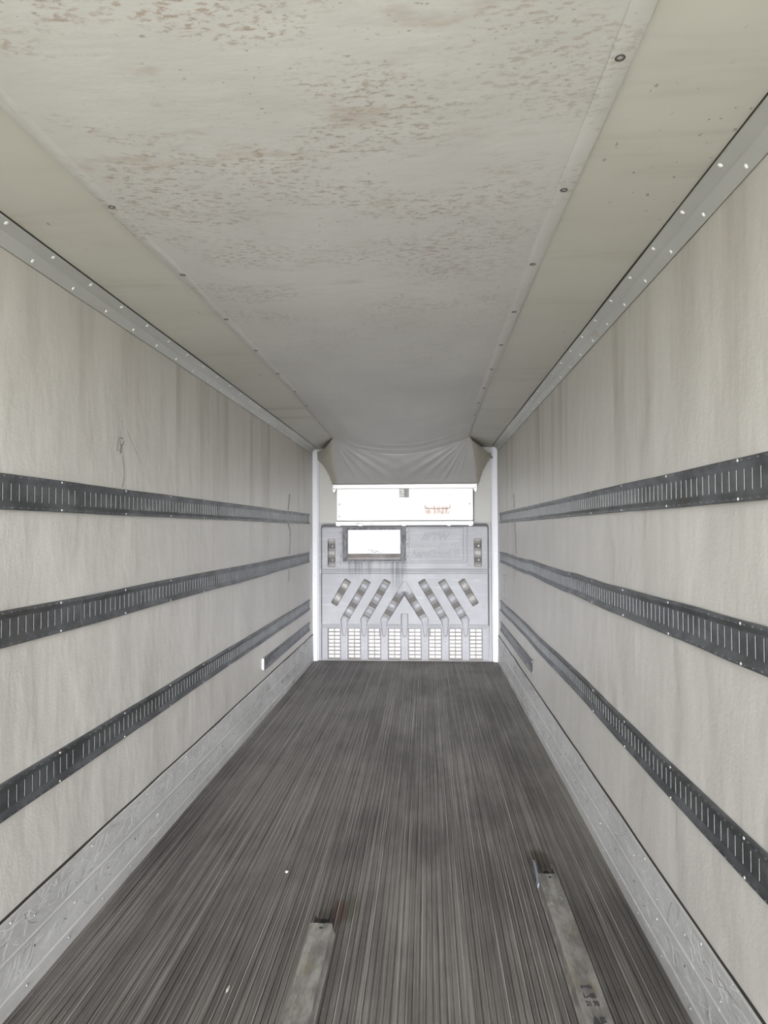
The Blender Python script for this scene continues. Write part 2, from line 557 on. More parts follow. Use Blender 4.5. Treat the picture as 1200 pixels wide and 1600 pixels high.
# ------------------------------------------------------------------ the box body
b = MB(); b.box(XL - .07, XL, YB, YF + .07, -.12, ZC + .08)
wall_l = tag(b.obj('wall_left', 'wall'), kind='structure')
b = MB(); b.box(XR, XR + .07, YB, YF + .07, -.12, ZC + .08)
wall_r = tag(b.obj('wall_right', 'wall'), kind='structure')
b = MB(); b.box(XL, XR, YF, YF + .07, -.12, ZC + .08)
wall_f = tag(b.obj('wall_front', 'front_panel'), kind='structure')
b = MB(); b.box(XL, XR, YB, YF, ZC, ZC + .08)
ceil = tag(b.obj('ceiling', 'ceiling'), kind='structure')
b = MB(); b.box(XL, XR, YB, YF, -.12, -.006)
floor = tag(b.obj('floor', 'floor'), kind='structure')

# floor boards: extruded aluminium ribs, one object each
NR = 96
pitch = (XR - XL - .012) / NR
def rib_mesh():
    w = pitch - .0065
    pr = [(-w / 2, -.010), (w / 2, -.010), (w / 2, -.0025), (w / 2 - .002, 0), (.0028, 0), (.0014, -.0016), (-.0014, -.0016), (-.0028, 0), (-w / 2 + .002, 0), (-w / 2, -.0025)]
    bb = MB(); bb.extrude_y(pr, [YB, 9.2]); me = bb.mesh('floor_rib'); me.materials.append(M['floor']); return me
def rib_mesh(kind):
    w = pitch - .0030
    pr = [(-w / 2, -.0058), (w / 2, -.0058), (w / 2, -.0018), (w / 2 - .0014, 0), (.0022, 0), (.0012, -.0012), (-.0012, -.0012), (-.0022, 0), (-w / 2 + .0014, 0), (-w / 2, -.0018)]
    bb = MB(); bb.extrude_y(pr, [YB, 9.2])
    if kind:
        x1 = w / 2 - .0005 if kind == 1 else -w / 2 + .0036
        q = [(x1 - .0040, -.001), (x1, -.001), (x1 - .0003, .0010), (x1 - .0016, .0016), (x1 - .0029, .0010)]
        bb.extrude_y(q, [YB, 9.2], None, 1)
    me = bb.mesh('floor_rib'); me.materials.append(M['floor']); me.materials.append(M['floor_edge']); return me
rms = [rib_mesh(k) for k in range(3)]
for i in range(NR):
    x = XL + .006 + (i + .5) * pitch
    dz = random.choice((0, 0, -.0005, -.0012, .0012, .002)) + random.uniform(-.0006, .0006)
    place('floor_rib', rms[random.choice((0, 0, 1, 2))], floor, (x + random.uniform(-.0014, .0014), 0, dz), (0, random.uniform(-.05, .05), 0))

# yard outside the open doors
b = MB(); b.box(-40, 40, -60, 30, -1.3, -1.22)
yard = tag(b.obj('yard_ground', 'ground'), kind='structure')

# scuff plates along the foot of the side walls
def scuff(name, side):
    s = 1 if side == 'l' else -1; x0 = XL if side == 'l' else XR
    pr = [(0, .001), (.010, .001), (.011, .060), (.0075, .066), (.0075, .185), (.0105, .190), (.0105, .196), (.0075, .201), (.0075, .335), (.004, .345), (0, .345)]
    b = MB(); ys = frange(YB, 9.17, .09)
    P = []
    for y in ys:
        d = wave(y, 11 if s > 0 else 12, .003)
        top = wave(y * 2, 13 if s > 0 else 14, .004)
        P.append([(x0 + s * (px + (d if .0 < px and pz > .07 else 0) * (1 if pz < .34 else .4)), y, pz + (top if pz > .3 else 0)) for px, pz in pr])
    b.grid(P, 0, False, True); b.poly(P[0]); b.poly(P[-1])
    o = tag(b.obj(name, 'scuff'), kind='structure')
    # dark gap left where the plate stands off the lining
    b = MB(); P = []
    for y in frange(YB, 9.17, .06):
        w = .004 + .007 * max(0, noise.noise(Vector((y * 1.7, s * 9.0, 2)))) + wave(y * 2, 13 if s > 0 else 14, .004)
        P.append([(x0, y, .338), (x0 + s * .005, y, .338), (x0 + s * .005, y, .347 + w), (x0, y, .347 + w)])
    b.grid(P, 0, False, True)
    b.obj('sealant_line', 'dark_gap', o)
    # scratches and knocks scored into the plate
    rnd = random.Random(31 + s); b = MB()
    for q in range(1900):
        y = rnd.choice((rnd.uniform(1.0, 9), rnd.uniform(1.4, 5.5))); zc = rnd.choice((rnd.uniform(.075, .178), rnd.uniform(.208, .322)))
        lo, hi = (.068, .183) if zc < .19 else (.203, .332)
        ln = rnd.uniform(.01, .07) if rnd.random() < .75 else rnd.uniform(.06, .16)
        a0 = rnd.choice((rnd.uniform(1.1, 2.0), rnd.uniform(0, .5), rnd.uniform(2.6, 3.2), rnd.uniform(.6, 1.2)))
        cur = rnd.uniform(-9, 9) if ln > .05 else rnd.uniform(-4, 4); w = rnd.uniform(.0005, .0015)
        mi = 1 if rnd.random() < .07 else 0
        pts = []; py, pz, a = y, zc, a0
        for k in range(7):
            pts.append((py, pz, a)); py += math.cos(a) * ln / 6; pz += math.sin(a) * ln / 6; a += cur * ln / 6
        if not all(lo < p[1] < hi for p in pts): continue
        P = []
        for py, pz, a in pts:
            px = x0 + s * (.0079 + wave(py, 11 if s > 0 else 12, .003))
            P.append([(px, py - math.sin(a) * w, pz + math.cos(a) * w), (px + s * .0003, py, pz), (px, py + math.sin(a) * w, pz - math.cos(a) * w)])
        b.grid(P, mi, False)
    tag(b.obj('scratch_marks', ['scratch', 'scuff_shade'], o, fix=False), kind='stuff')
    rot = (0, s * math.pi / 2, 0)
    y = -.8; k = 0
    while y < 9.1:
        place('rivet', rivet_dull, o, (x0 + s * .0105, y, .035), rot)
        place('rivet', screw_dark if k % 3 else rivet_bright, o, (x0 + s * .0095, y + .05, .150), rot, (.7, .7, .7))
        place('rivet', rivet_dull, o, (x0 + s * .0095, y + .05, .262 if k % 2 else .228), rot, (.8, .8, .8))
        if k % 2 == 0: place('rivet', rivet_bright, o, (x0 + s * .009, y + .2, .318), rot, (.6, .6, .6))
        y += .305; k += 1
    return o
scuff('baseboard_left', 'l'); scuff('baseboard_right', 'r')

# cove trims along the top of the side walls
def cove(name, side):
    s = 1 if side == 'l' else -1; x0 = XL if side == 'l' else XR
    a = .070
    pr = [(0, ZC - a), (.004, ZC - a - .001), (.006, ZC - a + .004), (.026, ZC - .037), (.030, ZC - .030), (.037, ZC - .026), (a - .005, ZC - .006), (a + .001, ZC - .004), (a, ZC)]
    pr = [(x0 + s * px, pz) for px, pz in pr] + [(x0, ZC)]
    b = MB(); b.extrude_y(pr, frange(YB, 9.02, .25), lambda y: (0, wave(y, 20 + s, .001)))
    o = tag(b.obj(name, 'trim'), kind='structure')
    b = MB(); P = []
    for y in frange(YB, 9.02, .08):
        w = .0035 + .005 * max(0, noise.noise(Vector((y * .8, s * 5.0, 7))))
        P.append([(x0 + s * (a - .002), y, ZC - .0045), (x0 + s * (a + w), y, ZC - .0045), (x0 + s * (a + w), y, ZC), (x0 + s * (a - .002), y, ZC)])
    b.grid(P, 0, False, True); b.obj('dark_joint', 'dark_gap', o)
    b = MB(); P = []
    for y in frange(YB, 9.02, .05):
        w = .0015 + .004 * max(0, noise.noise(Vector((y * 3.1, s * 2.0, 3))))
        P.append([(x0, y, ZC - a), (x0 + s * .0035, y, ZC - a), (x0 + s * .0025, y, ZC - a - w), (x0, y, ZC - a - w)])
    b.grid(P, 0, False, True); b.obj('grimy_joint', 'pencil', o)
    y = 1.10 if s < 0 else 1.02
    while y < 8.95:
        place('rivet', rivet_white, o, (x0 + s * .0555, y + .07, ZC - .0135), (0, s * math.radians(148), 0), (1, 1, 1))
        place('rivet', rivet_white, o, (x0 + s * .0135, y, ZC - .054), (0, s * math.radians(120), 0), (1, 1, 1))
        y += .305
    return o
cove('trim_1', 'l'); cove('trim_2', 'r')

# ------------------------------------------------------------------ slotted cargo tracks on the walls
def track(side, z0, z1, ya, yb, joints, label, amp, slots=True, slot_from=0.9):
    s = 1 if side == 'l' else -1; x0 = XL if side == 'l' else XR
    H = z1 - z0
    root = empty('cargo_track', (x0, (ya + yb) / 2, z0), label, 'rail', 'slotted cargo tracks along the side walls')
    seed = z0 * 10 + s
    def wz(y): return wave(y, seed, amp)
    prof = [(.0004, 0), (.014, .0005), (.015, .003), (.015, .014), (.0068, .026), (.0060, .030),
            (.0060, H - .030), (.0068, H - .026), (.015, H - .014), (.015, H - .003), (.014, H - .0005), (.0004, H)]
    zs0, zs1 = .033, H - .033
    cuts = [ya] + joints + [yb]
    for ci in range(len(cuts) - 1):
        a, c = cuts[ci] + (.0015 if ci else 0), cuts[ci + 1] - .0015
        b = MB()
        def P(px, y, pz): return (x0 + s * px, y, z0 + pz + wz(y))
        ys = frange(a, c, .0508)
        lower = prof[:6]; upper = prof[6:]
        b.grid([[P(px, y, pz) for px, pz in lower] for y in ys])
        b.grid([[P(px, y, pz) for px, pz in upper] for y in ys])
        for p in b.sm: pass
        w = .0040
        for k in range(len(ys) - 1):
            y0_, y1_ = ys[k], ys[k + 1]
            m = (y0_ + y1_) / 2
            has = slots and (y1_ - y0_) > .04 and m > slot_from and (m - ya > .1) and (yb - m > .18)
            e = .0060
            if not has:
                b.quad(P(e, y0_, .030), P(e, y1_, .030), P(e, y1_, H - .030), P(e, y0_, H - .030)); continue
            l, r = m - w, m + w
            b.quad(P(e, y0_, .030), P(e, l, .030), P(e, l, H - .030), P(e, y0_, H - .030))
            b.quad(P(e, r, .030), P(e, y1_, .030), P(e, y1_, H - .030), P(e, r, H - .030))
            b.quad(P(e, l, .030), P(e, r, .030), P(e, r, zs0), P(e, l, zs0))
            b.quad(P(e, l, zs1), P(e, r, zs1), P(e, r, H - .030), P(e, l, H - .030))
            d = .0045
            b.quad(P(e, l, zs0), P(d, l, zs0), P(d, l, zs1), P(e, l, zs1), 1)
            # rolled far lip of the slot, painted paler for daylight from the doors
            b.quad(P(e + .0005, r, zs0 + .001), P(d, r, zs0), P(d, r, zs1), P(e + .0005, r, zs1 - .001), 2)
            b.quad(P(e + .0005, r, zs0 + .001), P(e + .0005, r + .0010, zs0 + .001), P(e + .0005, r + .0010, zs1 - .001), P(e + .0005, r, zs1 - .001), 2)
            b.quad(P(e + .0005, r + .0010, zs0 + .001), P(e, r + .0022, zs0), P(e, r + .0022, zs1), P(e + .0005, r + .0010, zs1 - .001), 0)
            b.quad(P(e, l, zs0), P(e, r, zs0), P(d, r, zs0), P(d, l, zs0), 1)
            b.quad(P(e, l, zs1), P(e, r, zs1), P(d, r, zs1), P(d, l, zs1), 1)
            b.quad(P(d, l, zs0), P(d, r, zs0), P(d, r, zs1), P(d, l, zs1), 1)
            # stitched dimples on the two rims
            for zz in (.0085, H - .0085):
                q = .0055
                A = [P(.015, m - q, zz - .0022), P(.015, m + q, zz - .0022), P(.015, m + q, zz + .0022), P(.015, m - q, zz + .0022)]
                B = [P(.0168, m - q * .7, zz - .0014), P(.0168, m + q * .7, zz - .0014), P(.0168, m + q * .7, zz + .0014), P(.0168, m - q * .7, zz + .0014)]
                b.grid([A, B], 0, False, True); b.poly(B, 2)
        for y in (a, c):
            b.poly([P(px, y, pz) for px, pz in prof])
        sec = b.obj('track_section', ['galv', 'slot_dark', 'slot_edge'], root, fix=False)
    y = ya + .08
    ref = 2.77 if s > 0 else 2.10
    y = ref - math.floor((ref - ya - .05) / .61) * .61
    while y < yb - .05:
        for zz in (.008, H - .008):
            place('rivet', rivet_bright, root, (x0 + s * .015, y, z0 + zz + wz(y)), (0, s * math.pi / 2, 0), (.6, .6, .6))
        y += .61
    return root
YA, YE = YB + .15, 8.86
track('l', 1.785, 1.913, YA, YE, [2.95, 6.0], 'uppermost slotted dark steel track on the left wall, level with eyes', .003)
track('l', 1.298, 1.427, YA, YE, [2.95, 6.0], 'middle slotted dark steel track on the left wall, below the topmost one', .005)
track('l', .697, .826, YA, YE, [2.95, 6.0], 'lowest full-length slotted steel track on the left wall, above the short one', .006)
track('r', 1.785, 1.913, YA, YE - .03, [2.55, 5.6], 'uppermost slotted dark steel track on the right wall', .003)
track('r', 1.300, 1.432, YA, YE - .03, [2.55, 5.6], 'middle slotted dark steel track on the right wall, slightly wavy', .016)
track('r', .703, .831, YA, YE - .03, [2.55, 5.6], 'lowest full-length slotted steel track on the right wall, wavy edge', .012)
s1 = track('l', .437, .545, 6.34, YE, [], 'short plain steel track low on the left wall with a white end cap', .002, False)
s2 = track('r', .455, .565, 6.20, YE - .03, [], 'short plain steel track low on the right wall near the front end', .002, False)
b = MB(); b.box(XL + .0004, XL + .016, 6.318, 6.339, .450, .548); b.obj('end_cap', 'off_white', s1)
b = MB(); b.box(XR - .010, XR - .0004, 6.178, 6.199, .455, .575); b.obj('end_cap', 'grime_shade', s2)

# ------------------------------------------------------------------ marks on the walls
def wall_line(name, x, s, pts, r, mat, parent):
    # smooth the path
    P = [Vector((x + s * .0006, y, z)) for y, z in pts]
    out = []
    for i in range(len(P) - 1):
        for k in range(5):
            t = k / 5; a = P[max(i - 1, 0)]; b_ = P[i]; c = P[i + 1]; d = P[min(i + 2, len(P) - 1)]
            out.append(.5 * ((2 * b_) + (c - a) * t + (2 * a - 5 * b_ + 4 * c - d) * t * t + (3 * b_ - a - 3 * c + d) * t ** 3))
    out.append(P[-1])
    return tube_pts(out, r, 5).obj(name, mat, parent)
wall_line('pen_mark', XL, 1, [(3.318, 2.165), (3.311, 2.13), (3.306, 2.098), (3.312, 2.094)], .0022, 'pencil', wall_l)
wall_line('pen_mark', XL, 1, [(3.378, 2.160), (3.350, 2.164), (3.336, 2.150), (3.345, 2.130), (3.360, 2.110), (3.352, 2.090), (3.340, 2.096),
                              (3.350, 2.116), (3.372, 2.136), (3.384, 2.152)], .0022, 'pencil', wall_l)
wall_line('pen_mark', XL, 1, [(3.366, 2.078), (3.376, 2.045), (3.388, 2.005), (3.384, 1.960), (3.366, 1.924)], .0022, 'pencil', wall_l)
wall_line('pen_mark', XL, 1, [(3.42, 2.21), (3.50, 2.14), (3.60, 2.06)], .0012, 'crack', wall_l)
wall_line('wall_crack', XL, 1, [(7.589, 2.102), (7.56, 2.02), (7.517, 1.926)], .0065, 'crack', wall_l)
wall_line('wall_crack', XL, 1, [(7.52, 1.772), (7.600, 1.72), (7.623, 1.66), (7.60, 1.52), (7.585, 1.445)], .0075, 'crack', wall_l)
wall_line('wall_crack', XL, 1, [(7.57, 1.282), (7.56, 1.22), (7.54, 1.15)], .004, 'crack', wall_l)
wall_line('wall_crack', XR, -1, [(7.447, 2.077), (7.42, 2.0), (7.403, 1.926)], .0055, 'crack', wall_r)
wall_line('wall_crack', XR, -1, [(7.37, 1.772), (7.35, 1.70), (7.31, 1.55), (7.29, 1.458)], .0065, 'crack', wall_r)
wall_line('wall_crack', XR, -1, [(7.38, 1.272), (7.40, 1.24), (7.41, 1.19)], .004, 'crack', wall_r)
b = MB()
for a0, a1, c0, c1 in ((8.26, 8.56, .885, .892), (8.26, 8.56, 1.160, 1.167), (8.26, 8.272, .885, 1.167), (8.548, 8.56, .885, 1.167)):
    b.box(XR - .0025, XR - .0004, a0, a1, c0, c1)
for k in range(9):
    b.box(XR - .0015, XR - .0004, 8.31, 8.31 + .12 + .06 * ((k * 7) % 3), .915 + k * .027, .922 + k * .027)
tag(b.obj('notice_plate', 'sticker'), 'faint framed notice on the right wall near the front bulkhead, between two tracks', 'sign')

# ------------------------------------------------------------------ front end: side strips and upper panels
for i, (x0, x1) in enumerate(((XL, XL + .062), (XR - .062, XR))):
    b = MB(); b.box(x0, x1, 9.165, YF, .0, ZC - .005)
    b.box(x0 + (.062 if i == 0 else -.012), x1 + (.012 if i == 0 else -.062), 9.20, YF, 0, ZC - .005)
    o = tag(b.obj('trim_%d' % (i + 3), 'white_trim'), kind='structure')
    z = .13
    while z < 2.7:
        place('screw', rivet_dull, o, ((x0 + x1) / 2, 9.165, z), (math.pi / 2, 0, 0), (.7, .7, .7)); z += .325
for x0, x1, lab in ((-1.414, -1.150, 'l'), (.585, .842, 'r')):
    b = MB(); b.box(x0, x1, 9.212, YF, 1.803, ZC)
    b.obj('upper_panel', 'front_panel', wall_f)

# ------------------------------------------------------------------ the bulkhead
CX = -.291
YP = 9.180
bulk = empty('bulkhead', (CX, 9.20, 0), 'grey moulded bulkhead with slanting air channels and bottom grates at the front end', 'bulkhead')
plate('flange', [rounded(rect(-1.418, .838, .004, 1.800), [.01, .01, .05, .05]), rounded(rect(-1.384, .804, .012, 1.784), [.01, .01, .05, .05])],
      9.196, 9.226, 'bulk', bulk, .004)
b = MB(); b.box(-1.40, .82, 9.2262, 9.235, .46, 1.79); b.obj('groove', 'grime_shade', bulk)  # dark sheet behind the gap so the groove shows dark
def mir(p): return [(2 * CX - x, z) for x, z in p][::-1]
short = [(-1.065, 1.075), (-.991, 1.028), (-1.176, .715), (-1.248, .760)]
ch1 = [(-.813, 1.067), (-.732, 1.023), (-1.037, .507), (-1.067, .330), (-1.095, .330), (-1.126, .543)]
ch2 = [(x + .260, z) for x, z in ch1]
vee = [(CX, 1.033), (-.300, 1.024), (-.602, .545), (-.572, .327), (-.547, .327), (-.517, .507), (CX, .862)]
vee_full = [(-.310, 1.030)] + vee[2:7] + [(2 * CX - x, z) for x, z in vee[2:6]][::-1] + [(2 * CX + .310, 1.030)]
midp = [(-.334, .613), (-.334, .473), (-.306, .323), (-.276, .323), (-.248, .473), (-.248, .613)]
pock = [rect(-1.290, -1.199, 1.226, 1.587), rect(.617, .708, 1.226, 1.587)]
fins = [-1.294 + .0, -.869 + .0]
gx = []                                   # eight grate openings between the fins
for k in range(8):
    c = CX + (k - 3.5) * .2627
    gx.append((c - .083, c + .083))
holes = [rounded(short, .014), rounded(mir(short), .014)]
for c in (ch1, ch2):
    holes += [rounded(c, [.014, .014, .02, .013, .013, .02]), rounded(mir(c), .014)]
holes += [rounded(vee_full, .014), rounded(midp, [.006, .01, .012, .012, .01, .006])]
holes += [rounded(p, .014) for p in pock]
holes += [rect(-1.040, -.332, 1.318, 1.716)]
holes += [rounded(rect(a, c, .028, .428), [0, 0, .008, .008]) for a, c in gx]
plate('panel', [rounded(rect(-1.374, .792, .018, 1.752), [.02, .02, .045, .045])] + holes, YP, 9.246, 'bulk', bulk, .005, True)

b = MB(); b.box(-.345, -.237, YP + .0035, YP + .0055, .905, 1.042); b.obj('apex_web', 'bulk', bulk)
# scalloped floors of the channels
def channel(cl, width, name='air_channel', tail=.30, n=60, waves=2.6, ph=0.0, lead=0.0):
    P = [Vector(p) for p in cl]
    L = [0]
    for i in range(1, len(P)): L.append(L[-1] + (P[i] - P[i - 1]).length)
    b = MB(); rows = []
    for k in range(n + 1):
        t = k / n * L[-1]
        i = max(j for j in range(len(P) - 1) if L[j] <= t + 1e-9)
        u = (t - L[i]) / (L[i + 1] - L[i])
        p = P[i].lerp(P[i + 1], u); d = (P[i + 1] - P[i]).normalized()
        nn = Vector((-d.y, d.x))
        q = t / L[-1]
        if q < lead:
            dep = .009
        elif q < 1 - tail:
            v = .5 - .5 * math.cos((q - lead) / (1 - tail - lead) * waves * 2 * math.pi + ph)
            v = v * v * (3 - 2 * v)
            dep = .010 + .048 * v
        else:
            dep = .008 + .010 * min(1, (q - 1 + tail) / max(tail, .01) * 1.2)
        w = width / 2 + .010
        rows.append([(p.x + nn.x * w * e, YP + dep, p.y + nn.y * w * e) for e in (-1, -.33, .33, 1)])
    b.grid(rows, 0, True)
    for fi, f in enumerate(b.f):
        if min(b.v[k][1] for k in f) < YP + .020 and name == 'air_channel' and tail: b.mi[fi] = 1
    o = b.obj(name, ['pocket', 'bulk'], bulk, fix=False)
    md = o.modifiers.new('thickness', 'SOLIDIFY'); md.thickness = .002; md.offset = -1
def chan_cl(c, dx=0, m=False):
    pts = [(-.770 + dx, 1.052), (-1.080 + dx, .528), (-1.082 + dx, .318)]
    if m: pts = [(2 * CX - x, z) for x, z in pts]
    return pts
for m in (False, True):
    f = (lambda p: [(2 * CX - x, z) for x, z in p]) if m else (lambda p: p)
    channel(f([(-1.028, 1.060), (-1.212, .732)]), .085, tail=0.0, waves=2.0, ph=math.pi)
    channel(chan_cl(ch1, 0, m), .095, waves=3.0, ph=math.pi)
    channel(chan_cl(ch2, .260, m), .095, waves=3.0, ph=math.pi)
    channel(f([(CX - .02, 1.010), (-.560, .528), (-.560, .315)]), .115, waves=2.0, lead=.17)
channel([(CX, .620), (CX, .315)], .09, tail=1.0)
for a, (x0, x1, z0, z1) in zip('lr', ((-1.290, -1.199, 1.226, 1.587), (.617, .708, 1.226, 1.587))):
    xm = (x0 + x1) / 2
    channel([(xm, z1 + .005), (xm, z0 - .005)], .092, name='recess', tail=0.0, waves=2.0, n=40)
    for zz in (1.497, 1.316):
        place('bolt', bolt_big, bulk, (xm + .012, 9.212, zz - .002), (math.pi / 2, 0, 0))

# grates with rows of open slots, white sheet added behind so the slots look backlit
me_g = None
for k, (a, c) in enumerate(gx):
    cxg = (a + c) / 2
    if me_g is None:
        hs = []
        for r in range(8):
            zc = .400 - r * .0485
            for e in (-.0395, .0395):
                hs.append(rounded(rect(cxg + e - .0325, cxg + e + .0325, zc - .0150, zc + .0150), .005, 2))
        g0 = plate('grate', [rect(a - .004, c + .004, .020, .432)] + hs, 9.192, 9.204, 'grate', bulk, .002)
        me_g = g0.data; cx0 = cxg
    else:
        o = g0.copy(); link(o); o.location = g0.location + Vector((cxg - cx0, 0, 0))
b = MB(); b.box(-1.38, .80, 9.2225, 9.232, .015, .45)
b.obj('backlight_sheet', 'backing', bulk)
for k in range(7):
    x = CX + (k - 3) * .2627
    for zz in (.245, .115):
        place('screw', screw_dark, bulk, (x + (k % 2) * .004, YP, zz + ((k * 5) % 3) * .006), (math.pi / 2, 0, 0), (.7, .7, .7))

# raised double ribs across the panel
def hrib(z, segs, r=.0055):
    for x0, x1 in segs:
        b = MB()
        P = [[(x, YP + .002 - r * 1.1 * math.sin(math.pi * j / 6), z + r * math.cos(math.pi * j / 6)) for j in range(7)] for x in (x0, x1)]
        b.grid(P, 0, True); b.poly(P[0]); b.poly(P[1])
        b.obj('rib', 'bulk', bulk)
        b = MB(); b.box(x0, x1, YP - .0012, YP + .001, z - r - .0035, z - r + .001); b.obj('rib_shade', 'scuff_shade', bulk)  # dark strip below each rib, its shade painted on
for z in (1.196, 1.172, 1.144): hrib(z, [(-1.374, .792)])
seg = []
xs_ = [-1.372, -1.120, -1.036, -.860, -.776, -.598, -.520, -.336, -.246]
xs_ = xs_ + [2 * CX - x for x in xs_[:-2]][::-1]
for i in range(0, len(xs_) - 1, 2): seg.append((xs_[i] + .004, xs_[i + 1] - .012))
for z in (.478, .456, .436): hrib(z, seg, .005)

# raised rim lines around the lettered field and the end bays
def rim(outline, r, name='rim', mat='bulk', hf=.9):
    if mat == 'bulk': rim(outline, r + .0035, 'rim_shade', 'scuff_shade', .12)  # flat dark outline painted round the rim as its shade
    pts = [Vector((x, YP + .001, z)) for x, z in outline]; n = len(pts); rings = []
    for i, p in enumerate(pts):
        t = (pts[(i + 1) % n] - pts[i - 1]).normalized(); nn = Vector((t.z, 0, -t.x))
        rings.append([p + nn * r * math.cos(math.pi * j / 5) + Vector((0, -r * hf * math.sin(math.pi * j / 5), 0)) for j in range(6)])
    rings.append(rings[0])
    b = MB(); b.grid(rings, 0, True); b.obj(name, mat, bulk)
rim(rounded(rect(-1.100, .520, 1.276, 1.742), [.05, .05, .02, .02], 6), .006)
rim(rounded(rect(-.225, .478, 1.302, 1.728), [.03, .03, .015, .015], 6), .005)
rim(rounded(rect(.540, .785, 1.236, 1.740), [.0, .0, .02, .02], 6), .004)
rim(rounded(rect(-1.366, -1.125, 1.236, 1.740), [.0, .0, .02, .02], 6), .004)

# moulded lettering
for txt, x0, x1, z0, z1, face, sh in (('///TW', -.078, .325, 1.572, 1.665, 'bulk', .28),
                                  ('Insulated Products', -.212, .440, 1.468, 1.540, 'bulk_light', 0),
                                  ('AeroGuard III', -.205, .425, 1.345, 1.450, 'bulk', 0)):
    g = .003
    text_on_front('lettering_shade', txt, x0 - g, x1 + g, z0 - g, z1 + g, YP, .003, 'letter_shade', bulk, sh, .035)  # larger dark copy behind, painted edge shade of the letters
    text_on_front('lettering', txt, x0, x1, z0, z1, YP, .006, face, bulk, sh)

# return-air opening with a sooty frame, white cover inside and grey sill
fr = plate('opening_frame', [rounded(rect(-1.092, -.268, 1.298, 1.738), .012), rect(-1.034, -.338, 1.322, 1.712)], 9.160, 9.184, 'sooty', bulk, .003)
tag(fr, 'sooty black frame of the opening')
fr2 = plate('inner_frame', [rect(-1.050, -.322, 1.310, 1.724), rect(-1.030, -.342, 1.326, 1.708)], 9.184, 9.226, 'sooty', bulk, .0)
b = MB(); b.box(-1.045, -.327, 9.218, 9.230, 1.31, 1.722); tag(b.obj('inner_cover', 'white', bulk), 'bright white cover inside the opening')
b = MB()
b.grid([[(x, 9.2175, 1.397), (x, 9.196, 1.392), (x, 9.172, 1.345), (x, 9.170, 1.322)] for x in (-1.031, -.341)], 0, False)
b.obj('sill', 'grate', bulk, fix=False).modifiers.new('thickness', 'SOLIDIFY').thickness = .003
for x0 in (-.300,):
    b = MB(); b.box(x0 - .012, x0 + .012, 9.150, 9.162, 1.285, 1.745); b.obj('post', 'sooty', bulk)
for x0 in (-1.118, -.248):
    b = MB(); b.box(x0 - .013, x0 + .013, 9.176, YP + .001, 1.335, 1.71); o = b.obj('hinge_strip', 'bulk', bulk)
    for zz in (1.675, 1.525, 1.365):
        place('screw', screw_dark, bulk, (x0, 9.176, zz), (math.pi / 2, 0, 0), (1.1, 1.1, 1.1))
# retaining clips at the ends of the ribs
for x, zz in ((.812, 1.17), (-1.388, 1.17), (.812, .46), (-1.388, .46)):
    b = MB(); b.box(x - .010, x + .010, 9.182, 9.197, zz - .024, zz + .024); b.box(x - .005, x + .005, 9.176, 9.182, zz - .012, zz + .012)
    b.obj('clip', 'pocket', bulk)
# split gasket along the foot
b = MB(); P = []
for x in frange(-1.41, .83, .05):
    h = .012 + .010 * noise.noise(Vector((x * 5, 1, 1)))
    P.append([(x, 9.203, .001), (x, 9.201, h * .6 + .002), (x, 9.204, h + .006), (x, 9.215, h + .006), (x, 9.2155, .001)])
b.grid(P, 0, False, True); b.poly(P[0]); b.poly(P[-1]); b.obj('gasket', 'front_panel', bulk)

# ------------------------------------------------------------------ white evaporator cover above the bulkhead
ev = empty('evaporator_cover', (CX, 9.13, 1.765), 'white painted metal cover with rust streaks above the bulkhead, under the hanging fabric', 'panel')
b = MB(); b.box(-1.157, .597, 9.050, 9.21, 1.826, 2.238); o = b.obj('cover_panel', 'white', ev)
m = o.modifiers.new('bevel', 'BEVEL'); m.width = .004; m.segments = 2
b = MB(); b.box(.5975, .607, 9.075, 9.21, 1.808, 2.235); b.box(-1.163, .604, 9.0385, 9.050, 1.8185, 1.8235); b.obj('shadow_strip', 'dark_gap', ev)  # dark strips painted in for the shadow lines along the cover
b = MB(); b.box(.05, .24, 9.0495, 9.0502, 2.136, 2.139); b.obj('seam_line', 'dull_rivet', ev)
b = MB(); P = [[(x, 9.050, 1.818), (x, 9.040, 1.816), (x, 9.036, 1.770), (x, 9.046, 1.762), (x, 9.19, 1.762), (x, 9.19, 1.823)] for x in (-1.168, .598)]
b.grid(P, 0, False, True); b.poly(P[0]); b.poly(P[1]); b.obj('bottom_lip', 'white', ev)
b = MB(); b.box(-1.205, .645, 9.034, 9.060, 2.241, 2.292); tag(b.obj('top_rail', 'rail_light', ev), 'pale metal rail')
for x in (-1.185, .625):
    b = MB(); b.box(x - .018, x + .018, 9.024, 9.034, 2.215, 2.262); b.box(x - .012, x + .012, 9.026, 9.05, 2.195, 2.245)
    b.obj('bracket', 'dull_rivet', ev)
    place('bolt', bolt_big, ev, (x, 9.024, 2.240), (math.pi / 2, 0, 0))
for x, z in ((-1.120, 2.040), (-1.122, 1.882), (.552, 2.036), (.553, 1.880), (-.02, 2.142), (.292, 2.140)):
    place('bolt', rivet_dull if z > 2.1 else bolt_big, ev, (x, 9.050, z), (math.pi / 2, 0, 0), (.9, .9, .9))
for x in (-1.13, -.847, -.286, .283, .56):
    b = MB(); b.box(x - .022, x + .022, 9.018, 9.036, 1.758, 1.776); b.box(x - .010, x + .010, 9.012, 9.020, 1.770, 1.788)
    b.obj('catch', 'dull_rivet', ev)
